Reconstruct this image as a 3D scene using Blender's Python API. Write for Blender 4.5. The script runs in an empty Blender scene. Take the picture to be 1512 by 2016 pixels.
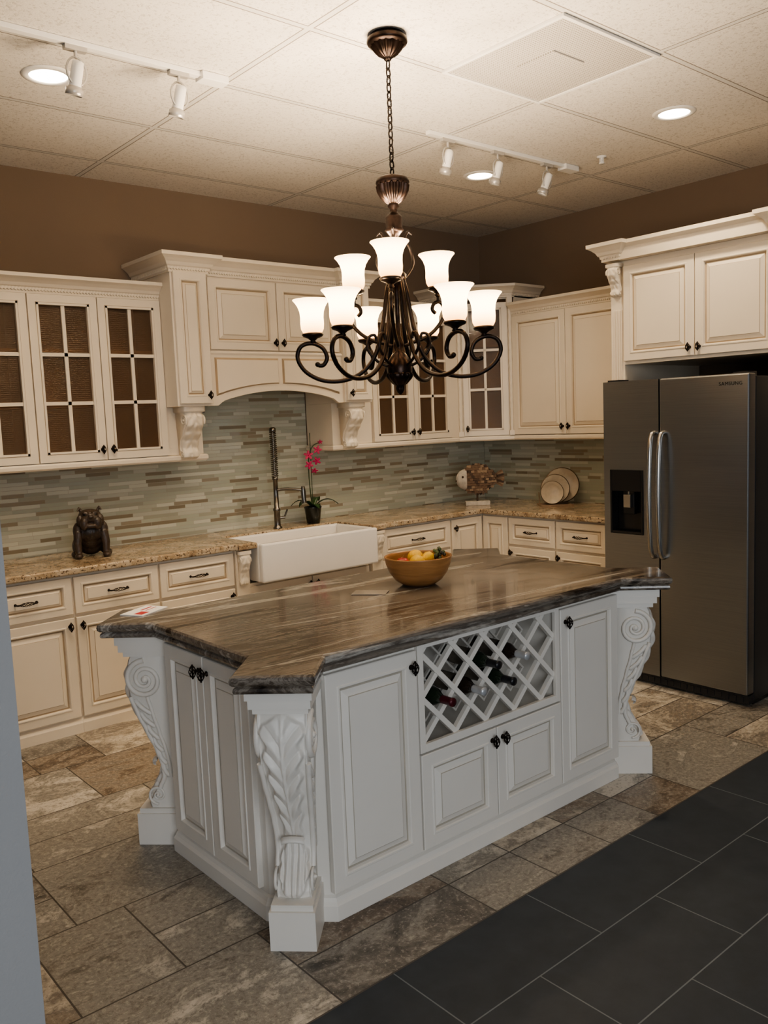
import bpy, math, random, bmesh
from mathutils import Vector, Matrix
random.seed(7)
S=bpy.context.scene
COL=S.collection
pi=math.pi

# ------------------------------------------------------------------ materials
def newmat(name):
    m=bpy.data.materials.new(name); m.use_nodes=True
    nt=m.node_tree; b=nt.nodes.get('Principled BSDF')
    return m,nt,b
def pm(name,col,rough=.5,metal=0.,noise=0.,nscale=8,bump=0.,bscale=60,coat=0.,spec=.5,emit=None,es=0):
    m,nt,b=newmat(name)
    b.inputs['Roughness'].default_value=rough; b.inputs['Metallic'].default_value=metal
    b.inputs['Specular IOR Level'].default_value=spec
    b.inputs['Coat Weight'].default_value=coat
    if emit: b.inputs['Emission Color'].default_value=(*emit,1); b.inputs['Emission Strength'].default_value=es
    tc=nt.nodes.new('ShaderNodeTexCoord')
    n=nt.nodes.new('ShaderNodeTexNoise'); n.inputs['Scale'].default_value=nscale; n.inputs['Detail'].default_value=4
    nt.links.new(tc.outputs['Object'],n.inputs['Vector'])
    r=nt.nodes.new('ShaderNodeValToRGB')
    k=max(noise,.01)
    r.color_ramp.elements[0].position=.3; r.color_ramp.elements[1].position=.7
    r.color_ramp.elements[0].color=(*[c*(1-k) for c in col],1)
    r.color_ramp.elements[1].color=(*[min(1,c*(1+k)) for c in col],1)
    nt.links.new(n.outputs['Fac'],r.inputs['Fac']); nt.links.new(r.outputs['Color'],b.inputs['Base Color'])
    if bump:
        n2=nt.nodes.new('ShaderNodeTexNoise'); n2.inputs['Scale'].default_value=bscale; n2.inputs['Detail'].default_value=3
        nt.links.new(tc.outputs['Object'],n2.inputs['Vector'])
        bp=nt.nodes.new('ShaderNodeBump'); bp.inputs['Strength'].default_value=bump; bp.inputs['Distance'].default_value=.01
        nt.links.new(n2.outputs['Fac'],bp.inputs['Height']); nt.links.new(bp.outputs['Normal'],b.inputs['Normal'])
    return m
class NT:
    def __init__(s,nt): s.nt=nt
    def n(s,t,**k):
        x=s.nt.nodes.new(t)
        for a,v in k.items(): setattr(x,a,v)
        return x
    def put(s,sock,v):
        if isinstance(v,bpy.types.NodeSocket): s.nt.links.new(v,sock)
        else: sock.default_value=v
    def m(s,op,a,b=None,c=None):
        x=s.n('ShaderNodeMath',operation=op); s.put(x.inputs[0],a)
        if b is not None: s.put(x.inputs[1],b)
        if c is not None: s.put(x.inputs[2],c)
        return x.outputs[0]
    def xyz(s,x,y,z):
        c=s.n('ShaderNodeCombineXYZ'); s.put(c.inputs[0],x); s.put(c.inputs[1],y); s.put(c.inputs[2],z); return c.outputs[0]
    def wn(s,x,y,z=0.):
        w=s.n('ShaderNodeTexWhiteNoise',noise_dimensions='3D'); s.put(w.inputs['Vector'],s.xyz(x,y,z)); return w.outputs['Value']
    def ramp(s,f,els,interp='LINEAR'):
        r=s.n('ShaderNodeValToRGB'); r.color_ramp.interpolation=interp
        e=r.color_ramp.elements
        while len(e)<len(els): e.new(.5)
        for i,(p,c) in enumerate(els): e[i].position=p; e[i].color=(*c,1)
        s.put(r.inputs['Fac'],f); return r.outputs['Color']
    def noise(s,vec,scale,detail=4,rough=.5,dist=0.):
        n=s.n('ShaderNodeTexNoise'); s.put(n.inputs['Vector'],vec); n.inputs['Scale'].default_value=scale
        n.inputs['Detail'].default_value=detail; n.inputs['Roughness'].default_value=rough; n.inputs['Distortion'].default_value=dist
        return n.outputs['Fac']
    def mix(s,f,a,b,blend='MIX'):
        x=s.n('ShaderNodeMix',data_type='RGBA',blend_type=blend); s.put(x.inputs[0],f)
        for k,v in ((6,a),(7,b)):
            if isinstance(v,tuple): x.inputs[k].default_value=(*v,1)
            else: s.put(x.inputs[k],v)
        return x.outputs[2]
    def bump(s,h,st,dist,target):
        b=s.n('ShaderNodeBump'); b.inputs['Strength'].default_value=st; b.inputs['Distance'].default_value=dist
        s.put(b.inputs['Height'],h); s.nt.links.new(b.outputs[0],target)
    def scale(s,v,sx,sy,sz):
        x=s.n('ShaderNodeVectorMath',operation='MULTIPLY'); s.put(x.inputs[0],v); x.inputs[1].default_value=(sx,sy,sz); return x.outputs[0]
    def obj(s):
        t=s.n('ShaderNodeTexCoord'); return t.outputs['Object']
    def sep(s,v):
        x=s.n('ShaderNodeSeparateXYZ'); s.put(x.inputs[0],v); return x.outputs

CAB=pm('cream_paint',(.77,.68,.55),.42,noise=.03,nscale=3)
GLZ=pm('cream_glaze',(.42,.32,.21),.5,noise=.1)
ISL=pm('white_paint',(.76,.73,.68),.42,noise=.02,nscale=3)
IGLZ=pm('white_glaze',(.44,.40,.34),.5,noise=.1)
BRZ=pm('oil_rubbed_bronze',(.022,.015,.012),.35,metal=.75,noise=.3,nscale=30)
BRZ2=pm('antique_bronze',(.030,.019,.015),.32,metal=.85,noise=.7,nscale=25)
BLK=pm('black_plastic',(.012,.012,.013),.25)
BRN_IN=pm('cabinet_interior',(.50,.31,.18),.6,noise=.2,nscale=4)
WALL=pm('brown_wall_paint',(.235,.168,.115),.85,noise=.03,nscale=2,bump=.1,bscale=150)
PIL=pm('grey_wall_paint',(.37,.37,.375),.8,noise=.02,nscale=2,bump=.1,bscale=150)
WHT=pm('white_enamel',(.80,.78,.74),.35)
SILV=pm('silver_enamel',(.50,.48,.45),.3,metal=.4)
PORC=pm('porcelain',(.84,.81,.76),.12,coat=.4)
CHR=pm('brushed_nickel',(.46,.44,.41),.25,metal=1.)
DKG=pm('dark_grey_metal',(.03,.03,.032),.4,metal=.3)

def mosaic(name,axis):
    m,nt,b=newmat(name); N=NT(nt); o=N.sep(N.obj()); u=o[axis]; z=o[2]
    zz=N.m('DIVIDE',z,.0235); row=N.m('FLOOR',zz)
    L=N.m('MULTIPLY_ADD',N.wn(row,3.3),.16,.12)
    uu=N.m('ADD',N.m('DIVIDE',u,L),N.m('MULTIPLY',N.wn(row,9.1),17.))
    col=N.m('FLOOR',uu); r=N.wn(col,row,1.7)
    c=N.ramp(r,[(0,(.45,.47,.38)),(.22,(.58,.59,.50)),(.44,(.39,.39,.31)),(.56,(.27,.23,.16)),(.64,(.50,.51,.43)),(.82,(.34,.30,.22)),(.89,(.44,.46,.38))],'CONSTANT')
    fu=N.m('MULTIPLY',N.m('FRACT',uu),L); fz=N.m('MULTIPLY',N.m('FRACT',zz),.0235)
    g=N.m('MAXIMUM',N.m('LESS_THAN',fu,.0022),N.m('LESS_THAN',fz,.0022))
    col2=N.mix(g,c,(.42,.39,.32))
    nt.links.new(col2,b.inputs['Base Color'])
    N.put(b.inputs['Roughness'],N.m('MULTIPLY_ADD',g,.5,N.m('MULTIPLY_ADD',N.wn(col,row,5.),.22,.08)))
    N.bump(N.m('SUBTRACT',1.,g),.4,.003,b.inputs['Normal'])
    return m
MOS_X=mosaic('mosaic_tile_along_x',0); MOS_Y=mosaic('mosaic_tile_along_y',1)

def stone_floor():
    m,nt,b=newmat('slate_tile_floor'); N=NT(nt); ob=N.obj(); o=N.sep(ob)
    W,H=.66,.47
    vv=N.m('DIVIDE',N.m('SUBTRACT',o[1],1.88),H); row=N.m('FLOOR',vv)
    uu=N.m('ADD',N.m('DIVIDE',o[0],W),N.m('MULTIPLY',N.wn(row,2.2),5.)); col=N.m('FLOOR',uu)
    fu=N.m('MULTIPLY',N.m('FRACT',uu),W); fv=N.m('MULTIPLY',N.m('FRACT',vv),H)
    r1=N.m('GREATER_THAN',N.wn(col,row,4.4),.62); r2=N.m('GREATER_THAN',N.wn(col,row,8.8),.60)
    su=N.m('MULTIPLY',r1,N.m('GREATER_THAN',fu,W/2)); sv=N.m('MULTIPLY',r2,N.m('GREATER_THAN',fv,H/2))
    fu2=N.m('SUBTRACT',fu,N.m('MULTIPLY',su,W/2)); fv2=N.m('SUBTRACT',fv,N.m('MULTIPLY',sv,H/2))
    idz=N.m('ADD',N.m('MULTIPLY',su,3.1),N.m('MULTIPLY',sv,7.3))
    g=N.m('MAXIMUM',N.m('LESS_THAN',fu2,.006),N.m('LESS_THAN',fv2,.006))
    r=N.wn(col,row,N.m('ADD',idz,.5)); rb=N.wn(col,row,N.m('ADD',idz,2.5))
    off=N.n('ShaderNodeVectorMath',operation='ADD'); N.put(off.inputs[0],ob); N.put(off.inputs[1],N.xyz(N.m('MULTIPLY',r,37.),N.m('MULTIPLY',r,11.),0.))
    st=N.scale(off.outputs[0],1.,1.6,1.)
    n1=N.noise(st,2.6,9,.72,1.5); n2=N.noise(off.outputs[0],13,7,.78,1.0); n3=N.noise(off.outputs[0],60,4,.75)
    f=N.m('ADD',N.m('MULTIPLY',n1,.95),N.m('ADD',N.m('MULTIPLY',n2,.50),N.m('MULTIPLY_ADD',r,.30,-.30)))
    c=N.ramp(f,[(.30,(.075,.056,.042)),(.42,(.17,.130,.095)),(.50,(.30,.25,.195)),(.56,(.20,.175,.145)),(.64,(.40,.35,.28)),(.76,(.62,.57,.48))])
    g2=N.ramp(f,[(.32,(.080,.073,.062)),(.44,(.19,.176,.152)),(.52,(.32,.30,.262)),(.60,(.22,.208,.18)),(.74,(.59,.55,.485))])
    c=N.mix(N.m('MULTIPLY',N.m('GREATER_THAN',rb,.40),.85),c,g2)
    c=N.mix(N.m('MULTIPLY',N.m('GREATER_THAN',n3,.57),.42),c,(.09,.075,.058))
    c=N.mix(N.m('MULTIPLY',N.m('LESS_THAN',n3,.42),.38),c,(.56,.51,.43))
    c=N.mix(g,c,(.070,.058,.047))
    nt.links.new(c,b.inputs['Base Color'])
    N.put(b.inputs['Roughness'],N.m('MULTIPLY_ADD',n2,.35,.20))
    N.bump(N.m('SUBTRACT',N.m('MULTIPLY',f,.6),N.m('MULTIPLY',g,.6)),.5,.012,b.inputs['Normal'])
    return m
def dark_floor():
    m,nt,b=newmat('charcoal_tile_floor'); N=NT(nt); ob=N.obj(); o=N.sep(ob)
    W,H=.62,.315
    vv=N.m('DIVIDE',N.m('SUBTRACT',o[1],1.88),H); row=N.m('FLOOR',vv)
    uu=N.m('ADD',N.m('DIVIDE',o[0],W),N.m('MULTIPLY',N.m('MODULO',N.m('ABSOLUTE',row),2.),.5))
    fu=N.m('MULTIPLY',N.m('FRACT',uu),W); fv=N.m('MULTIPLY',N.m('FRACT',vv),H)
    g=N.m('MAXIMUM',N.m('LESS_THAN',fu,.0045),N.m('LESS_THAN',fv,.0045))
    n1=N.noise(ob,9,5,.6)
    c=N.ramp(n1,[(.3,(.019,.028,.040)),(.7,(.030,.041,.056))])
    c=N.mix(g,c,(.14,.165,.185))
    nt.links.new(c,b.inputs['Base Color']); b.inputs['Roughness'].default_value=.6
    N.bump(N.m('SUBTRACT',n1,g),.2,.003,b.inputs['Normal'])
    return m
def ceil_mat():
    m,nt,b=newmat('ceiling_tile'); N=NT(nt); ob=N.obj(); o=N.sep(ob)
    fx=N.m('FRACT',N.m('DIVIDE',N.m('ADD',o[0],11.72),1.386)); fy=N.m('FRACT',N.m('DIVIDE',N.m('ADD',o[1],10.93),.690))
    dx=N.m('MULTIPLY',N.m('MINIMUM',fx,N.m('SUBTRACT',1.,fx)),1.386); dy=N.m('MULTIPLY',N.m('MINIMUM',fy,N.m('SUBTRACT',1.,fy)),.690)
    d=N.m('MINIMUM',dx,dy)
    bar=N.m('LESS_THAN',d,.012); edge=N.m('MULTIPLY',N.m('LESS_THAN',d,.0175),N.m('SUBTRACT',1.,bar))
    n1=N.noise(ob,70,5,.8); pit=N.m('MULTIPLY',N.m('GREATER_THAN',n1,.565),N.m('SUBTRACT',1.,bar))
    c=N.mix(N.m('MULTIPLY',pit,.6),(.72,.68,.62),(.38,.34,.29))
    c=N.mix(edge,c,(.22,.195,.17)); c=N.mix(bar,c,(.62,.60,.56))
    nt.links.new(c,b.inputs['Base Color']); b.inputs['Roughness'].default_value=.9
    N.bump(N.m('SUBTRACT',N.m('MULTIPLY',n1,-.8),N.m('MULTIPLY',edge,1.)),.5,.006,b.inputs['Normal'])
    return m
def quartzite():
    m,nt,b=newmat('veined_quartzite'); N=NT(nt); ob=N.obj()
    rot=N.n('ShaderNodeVectorRotate',rotation_type='Z_AXIS'); N.put(rot.inputs['Vector'],ob); rot.inputs['Angle'].default_value=.12
    v=N.scale(rot.outputs[0],.28,2.9,2.9)
    n1=N.noise(v,2.0,8,.60,1.2); n2=N.noise(N.scale(rot.outputs[0],.7,26.,26.),1.5,5,.6,.5); n3=N.noise(ob,30,5,.6)
    f=N.m('ADD',N.m('MULTIPLY',n1,1.0),N.m('ADD',N.m('MULTIPLY',n2,.16),N.m('MULTIPLY_ADD',n3,.07,-.115)))
    c=N.ramp(f,[(.34,(.026,.020,.016)),(.41,(.095,.076,.060)),(.45,(.235,.205,.172)),(.485,(.095,.077,.062)),(.53,(.225,.198,.168)),(.58,(.125,.105,.088)),(.63,(.44,.415,.375)),(.68,(.145,.124,.105)),(.76,(.33,.305,.27))])
    nt.links.new(c,b.inputs['Base Color']); b.inputs['Roughness'].default_value=.15
    b.inputs['Coat Weight'].default_value=.25
    return m
def granite():
    m,nt,b=newmat('gold_granite'); N=NT(nt); ob=N.obj()
    n1=N.noise(ob,6,6,.7,.8); n2=N.noise(ob,55,4,.7)
    vz=N.n('ShaderNodeTexVoronoi'); N.put(vz.inputs['Vector'],ob); vz.inputs['Scale'].default_value=70
    c=N.ramp(n1,[(.30,(.19,.12,.07)),(.45,(.39,.29,.18)),(.55,(.50,.40,.28)),(.68,(.57,.49,.38))])
    c=N.mix(N.m('GREATER_THAN',n2,.57),c,(.11,.07,.04)); c=N.mix(N.m('MULTIPLY',N.m('LESS_THAN',vz.outputs['Distance'],.22),.6),c,(.65,.56,.44))
    nt.links.new(c,b.inputs['Base Color']); b.inputs['Roughness'].default_value=.14; return m
def steel():
    m,nt,b=newmat('brushed_stainless_steel'); N=NT(nt); ob=N.obj()
    n=N.noise(N.scale(ob,1.,1.,120.),2.,2)
    c=N.ramp(n,[(.3,(.29,.30,.31)),(.7,(.325,.335,.345))]); nt.links.new(c,b.inputs['Base Color'])
    b.inputs['Metallic'].default_value=1.; N.put(b.inputs['Roughness'],N.m('MULTIPLY_ADD',n,.06,.28)); return m
def glass_pane():
    m,nt,b=newmat('reeded_glass'); N=NT(nt); ob=N.obj(); nt.nodes.remove(b)
    out=[x for x in nt.nodes if x.type=='OUTPUT_MATERIAL'][0]
    t=N.n('ShaderNodeBsdfTransparent'); t.inputs[0].default_value=(.82,.74,.64,1)
    g=N.n('ShaderNodeBsdfGlossy'); g.inputs['Roughness'].default_value=.10; g.inputs[0].default_value=(.9,.9,.9,1)
    w=N.n('ShaderNodeTexWave',bands_direction='Z'); N.put(w.inputs['Vector'],ob); w.inputs['Scale'].default_value=28; w.inputs['Distortion'].default_value=1.5
    N.bump(w.outputs['Fac'],.35,.003,g.inputs['Normal'])
    d=N.n('ShaderNodeBsdfDiffuse'); d.inputs[0].default_value=(.22,.16,.11,1)
    a=N.n('ShaderNodeMixShader'); a.inputs[0].default_value=.24; nt.links.new(t.outputs[0],a.inputs[1]); nt.links.new(d.outputs[0],a.inputs[2])
    x=N.n('ShaderNodeMixShader'); x.inputs[0].default_value=.022; nt.links.new(a.outputs[0],x.inputs[1]); nt.links.new(g.outputs[0],x.inputs[2])
    nt.links.new(x.outputs[0],out.inputs[0]); return m
def wood(name,c1,c2,scale=6,rough=.4):
    m,nt,b=newmat(name); N=NT(nt); ob=N.obj(); n=N.noise(N.scale(ob,1,1,9),scale,5,.6,.5)
    c=N.ramp(n,[(.3,c1),(.7,c2)]); nt.links.new(c,b.inputs['Base Color']); b.inputs['Roughness'].default_value=rough; return m
def shade_mat():
    m,nt,b=newmat('frosted_glass_lit'); N=NT(nt); nt.nodes.remove(b)
    out=[x for x in nt.nodes if x.type=='OUTPUT_MATERIAL'][0]
    o=N.sep(N.obj()); 
    c=N.ramp(N.m('DIVIDE',o[2],.14),[(0.,(.42,.19,.06)),(.20,(.85,.52,.23)),(.45,(1.,.84,.58)),(.80,(1.,.82,.55)),(1.,(.90,.64,.36))])
    e=N.n('ShaderNodeEmission'); nt.links.new(c,e.inputs[0]); e.inputs[1].default_value=4.8
    d=N.n('ShaderNodeBsdfTranslucent'); d.inputs[0].default_value=(.24,.19,.13,1)
    a=N.n('ShaderNodeAddShader'); nt.links.new(e.outputs[0],a.inputs[0]); nt.links.new(d.outputs[0],a.inputs[1])
    nt.links.new(a.outputs[0],out.inputs[0]); return m
def perf_mat():
    m,nt,b=newmat('perforated_vent'); N=NT(nt); o=N.sep(N.obj())
    fx=N.m('FRACT',N.m('DIVIDE',o[0],.013)); fy=N.m('FRACT',N.m('DIVIDE',o[1],.013))
    h=N.m('MULTIPLY',N.m('LESS_THAN',N.m('ABSOLUTE',N.m('SUBTRACT',fx,.5)),.26),N.m('LESS_THAN',N.m('ABSOLUTE',N.m('SUBTRACT',fy,.5)),.26))
    c=N.mix(h,(.52,.49,.45),(.24,.22,.19)); nt.links.new(c,b.inputs['Base Color']); b.inputs['Roughness'].default_value=.6; return m
STONE=stone_floor(); DARK=dark_floor(); CEIL=ceil_mat(); QTZ=quartzite(); GRAN=granite(); STEEL=steel(); PANE=glass_pane(); SHADE=shade_mat(); PERF=perf_mat()
EMI=pm('lamp_emitter',(1,1,1),emit=(1,.86,.66),es=14)
EMI2=pm('spot_emitter',(1,1,1),emit=(1,.88,.70),es=5)

# ------------------------------------------------------------------ mesh builder
def rotz(a): return Matrix.Rotation(a,4,'Z')
def catmull(pts,k=6):
    P=[Vector(p) for p in pts]; out=[]
    for i in range(len(P)-1):
        p0=P[max(i-1,0)];p1=P[i];p2=P[i+1];p3=P[min(i+2,len(P)-1)]
        for j in range(k):
            t=j/k
            out.append(.5*((2*p1)+(p2-p0)*t+(2*p0-5*p1+4*p2-p3)*t*t+(3*p1-p0-3*p2+p3)*t**3))
    out.append(P[-1]); return out
class MB:
    def __init__(s): s.v=[];s.f=[];s.m=[];s.sm=[]
    def add(s,verts,faces,mat=0,M=None,smooth=False):
        o=len(s.v)
        for p in verts:
            p=Vector(p); s.v.append(M@p if M is not None else p)
        for f in faces: s.f.append([i+o for i in f]); s.m.append(mat); s.sm.append(smooth)
        return s
    def box(s,x0,x1,y0,y1,z0,z1,mat=0,M=None):
        v=[(x0,y0,z0),(x1,y0,z0),(x1,y1,z0),(x0,y1,z0),(x0,y0,z1),(x1,y0,z1),(x1,y1,z1),(x0,y1,z1)]
        return s.add(v,[(0,3,2,1),(4,5,6,7),(0,1,5,4),(1,2,6,5),(2,3,7,6),(3,0,4,7)],mat,M)
    def obox(s,a,b,w,d,mat=0,up=(0,1,0)):
        a=Vector(a);b=Vector(b);z=(b-a);L=z.length;z.normalize();y=Vector(up);x=y.cross(z).normalized();y=z.cross(x)
        M=Matrix(((x.x,y.x,z.x,a.x),(x.y,y.y,z.y,a.y),(x.z,y.z,z.z,a.z),(0,0,0,1)))
        return s.box(-w/2,w/2,-d/2,d/2,0,L,mat,M)
    def loft(s,rings,mat=0,closed=True,cap=True,smooth=True,M=None,loop=False):
        n=len(rings[0]); v=[p for r in rings for p in r]; f=[]
        R=len(rings)
        for i in range(R if loop else R-1):
            for j in range(n if closed else n-1):
                a=i*n+j;b=i*n+(j+1)%n;c=((i+1)%R)*n+(j+1)%n;d=((i+1)%R)*n+j
                f.append((a,b,c,d))
        s.add(v,f,mat,M,smooth)
        if cap and not loop:
            s.add(rings[0],[tuple(range(n))[::-1]],mat,M,False); s.add(rings[-1],[tuple(range(n))],mat,M,False)
        return s
    def lathe(s,prof,n=24,mat=0,M=None,flute=0,fa=0.,cap=True,twist=0.):
        rings=[]
        for k,(r,z) in enumerate(prof):
            rings.append([((r*(1+(fa*math.cos(flute*(2*pi*j/n)+twist*z) if flute else 0)))*math.cos(2*pi*j/n),(r*(1+(fa*math.cos(flute*(2*pi*j/n)+twist*z) if flute else 0)))*math.sin(2*pi*j/n),z) for j in range(n)])
        return s.loft(rings,mat,True,cap,True,M)
    def tube(s,pts,r,n=8,mat=0,M=None,loop=False,flat=1.):
        P=[Vector(p) for p in pts]; rings=[]; N=len(P); up=None
        for i,p in enumerate(P):
            if loop: d=P[(i+1)%N]-P[i-1]
            else: d=P[min(i+1,N-1)]-P[max(i-1,0)]
            if d.length<1e-9: d=Vector((0,0,1))
            d.normalize()
            if up is None:
                up=Vector((0,0,1)) if abs(d.z)<.9 else Vector((1,0,0))
            x=d.cross(up)
            if x.length<1e-4: x=d.orthogonal()
            x.normalize(); y=x.cross(d).normalized(); up=y
            rr=r[i] if isinstance(r,(list,tuple)) else r
            rings.append([p+x*rr*math.cos(2*pi*j/n)*flat+y*rr*math.sin(2*pi*j/n) for j in range(n)])
        return s.loft(rings,mat,True,not loop,True,M,loop)
    def prism(s,poly,z0,z1,mat=0,M=None):
        n=len(poly); v=[(x,y,z0) for x,y in poly]+[(x,y,z1) for x,y in poly]
        f=[tuple(range(n))[::-1],tuple(range(n,2*n))]+[(i,(i+1)%n,(i+1)%n+n,i+n) for i in range(n)]
        return s.add(v,f,mat,M)
    def ell(s,c,r,n=14,m=9,mat=0,M=None):
        c=Vector(c); rings=[]
        for i in range(m+1):
            a=-pi/2+pi*i/m; a=max(-pi/2+.02,min(pi/2-.02,a))
            rings.append([(c.x+r[0]*math.cos(a)*math.cos(2*pi*j/n),c.y+r[1]*math.cos(a)*math.sin(2*pi*j/n),c.z+r[2]*math.sin(a)) for j in range(n)])
        return s.loft(rings,mat,True,True,True,M)
    def sweep(s,path,prof,closed=False,mat=0,M=None,smooth=False):
        P=[Vector((p[0],p[1])) for p in path]; N=len(P); rings=[]
        def nor(a,b):
            d=(b-a).normalized(); return Vector((d.y,-d.x))
        for i in range(N):
            if closed or 0<i<N-1:
                n1=nor(P[i-1],P[i]);n2=nor(P[i],P[(i+1)%N]); mt=(n1+n2)/(1+n1.dot(n2))
            elif i==0: mt=nor(P[0],P[1])
            else: mt=nor(P[-2],P[-1])
            rings.append([(P[i].x+mt.x*o,P[i].y+mt.y*o,z) for o,z in prof])
        return s.loft(rings,mat,True,True,smooth,M,loop=closed)
    def mesh(s,name,mats):
        me=bpy.data.meshes.new(name); me.from_pydata([tuple(v) for v in s.v],[],s.f)
        for m in mats: me.materials.append(m)
        me.polygons.foreach_set('material_index',s.m); me.polygons.foreach_set('use_smooth',s.sm)
        bm=bmesh.new(); bm.from_mesh(me); bmesh.ops.recalc_face_normals(bm,faces=bm.faces); bm.to_mesh(me); bm.free()
        me.update(); return me
    def obj(s,name,mats,parent=None,loc=(0,0,0),rot=(0,0,0),bevel=0.,**props):
        if not isinstance(mats,(list,tuple)): mats=[mats]
        return mkobj(name,s.mesh(name,mats),parent,loc,rot,bevel,**props)
def mkobj(name,me,parent=None,loc=(0,0,0),rot=(0,0,0),bevel=0.,**props):
    o=bpy.data.objects.new(name,me); COL.objects.link(o)
    o.location=loc; o.rotation_euler=rot
    if parent: o.parent=parent
    if bevel:
        b=o.modifiers.new('bevel','BEVEL'); b.width=bevel; b.segments=2; b.limit_method='ANGLE'; b.angle_limit=.7
    for k,v in props.items(): o[k]=v
    return o
def root(name,label,cat,loc=(0,0,0),rz=0.,group=None):
    o=mkobj(name,None,None,loc,(0,0,rz)); o['label']=label; o['category']=cat
    if group: o['group']=group
    o.empty_display_size=.1
    return o
def struct(o): o['kind']='structure'; return o

# ------------------------------------------------------------------ hardware
def knob_mesh():
    mb=MB()
    for k in range(6):
        pts=[]
        for i in range(13):
            a=i/12; z=-.022+.044*a; r=.0115*math.sin(pi*a)**.7+.0015; th=k*pi/3+a*2.2
            pts.append((r*math.cos(th),-.024+r*math.sin(th),z))
        mb.tube(pts,.0019,5)
    mb.ell((0,-.024,.023),(.004,.004,.005),8,6); mb.ell((0,-.024,-.023),(.004,.004,.005),8,6)
    mb.ell((0,-.024,0),(.004,.004,.018),8,6)
    M=Matrix.Rotation(pi/2,4,'X'); mb.lathe([(.010,0),(.010,.003),(.005,.006),(.005,.016)],10,0,M)
    return mb.mesh('knob',[BRZ])
KNOB=knob_mesh()
def pull_mesh():
    mb=MB()
    for k in range(5):
        pts=[]
        for i in range(17):
            a=i/16; x=-.04+.08*a; r=.0085*math.sin(pi*a)**.7+.0015; th=k*2*pi/5+a*5
            pts.append((x,-.028+r*math.cos(th),r*math.sin(th)))
        mb.tube(pts,.0018,5)
    for sx in(-1,1):
        mb.tube([(sx*.055,0,0),(sx*.055,-.018,0),(sx*.050,-.027,0),(sx*.038,-.028,0)],.0045,8)
        mb.ell((sx*.055,-.002,0),(.008,.003,.008),10,6)
    return mb.mesh('handle',[BRZ])
PULL=pull_mesh()

def rectloops(mb,w,h,loops,mats,capmat=0):
    vs=[]
    for (i,y) in loops:
        vs+= [(i,y,i),(w-i,y,i),(w-i,y,h-i),(i,y,h-i)]
    for k in range(len(loops)-1):
        a=k*4;b=a+4
        for j in range(4):
            mb.add([vs[a+j],vs[a+(j+1)%4],vs[b+(j+1)%4],vs[b+j]],[(0,1,2,3)],mats[k])
    a=(len(loops)-1)*4; mb.add(vs[a:a+4],[(0,1,2,3)],capmat)
    mb.add(vs[0:4],[(3,2,1,0)],0)
_dc={}
def panel_mesh(w,h,mats,name='door',frame=None):
    key=(round(w,4),round(h,4),mats[0].name,name)
    if key in _dc: return _dc[key]
    f=frame or min(.058,.24*min(w,h)); t=-.021
    mb=MB()
    big=min(w,h)>.25
    rectloops(mb,w,h,[(0,0),(0,t+.003),(.003,t),(f-.012,t),(f-.009,t-.003),(f-.003,t-.003),(f,t+.001),(f+.003,t+.012),(f+.007,t+.013),(f+.011,t+.011),(f+.034 if big else f+.022,t+.001),(f+.0365 if big else f+.024,t-.001)],
              [0,0,0,0,0,0,0,1,1,0,1],0)
    me=mb.mesh(name,mats); _dc[key]=me; return me
def put_door(par,x0,z0,w,h,knob=None,mats=None,name='door',y=0.,handle=None):
    mats=mats or (CAB,GLZ)
    d=mkobj(name,panel_mesh(w,h,mats,name),par,(x0,y,z0))
    if knob: mkobj('knob',KNOB,d,(knob[0],-.021,knob[1]))
    if handle: mkobj('handle',PULL,d,(w/2,-.021,h/2))
    return d
def glass_door(par,x0,z0,w,h,knob=None):
    f=.058;t=.021; mb=MB()
    mb.box(0,f,-t,0,0,h);mb.box(w-f,w,-t,0,0,h);mb.box(f,w-f,-t,0,0,f);mb.box(f,w-f,-t,0,h-f,h)
    iw=w-2*f;ih=h-2*f
    for k in range(1,2): mb.box(f+iw*k/2-.010,f+iw*k/2+.010,-.016,-.003,f,h-f)
    for k in range(1,3): mb.box(f,w-f,-.016,-.003,f+ih*k/3-.010,f+ih*k/3+.010)
    for (a,b,c,d) in((f-.012,f,f-.012,h-f+.012),(w-f,w-f+.012,f-.012,h-f+.012)): mb.box(a,b,-t-.004,-t,c,d)
    for (c,d) in((f-.012,f),(h-f,h-f+.012)): mb.box(f-.012,w-f+.012,-t-.004,-t,c,d)
    for (a,b,c,d) in((f-.015,f-.012,f-.015,h-f+.015),(w-f+.012,w-f+.015,f-.015,h-f+.015)): mb.box(a,b,-t-.0006,-t,c,d,1)
    for (c,d) in((f-.015,f-.012),(h-f+.012,h-f+.015)): mb.box(f-.015,w-f+.015,-t-.0006,-t,c,d,1)
    dr=mb.obj('door',[CAB,GLZ],par,(x0,0,z0))
    g=MB().box(f-.005,w-f+.005,-.004,-.001,f-.005,h-f+.005).obj('glass_pane',[PANE],dr,label='brown-toned textured glass behind white muntins')
    if knob: mkobj('knob',KNOB,dr,(knob[0],-.021,knob[1]))
    return dr

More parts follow.
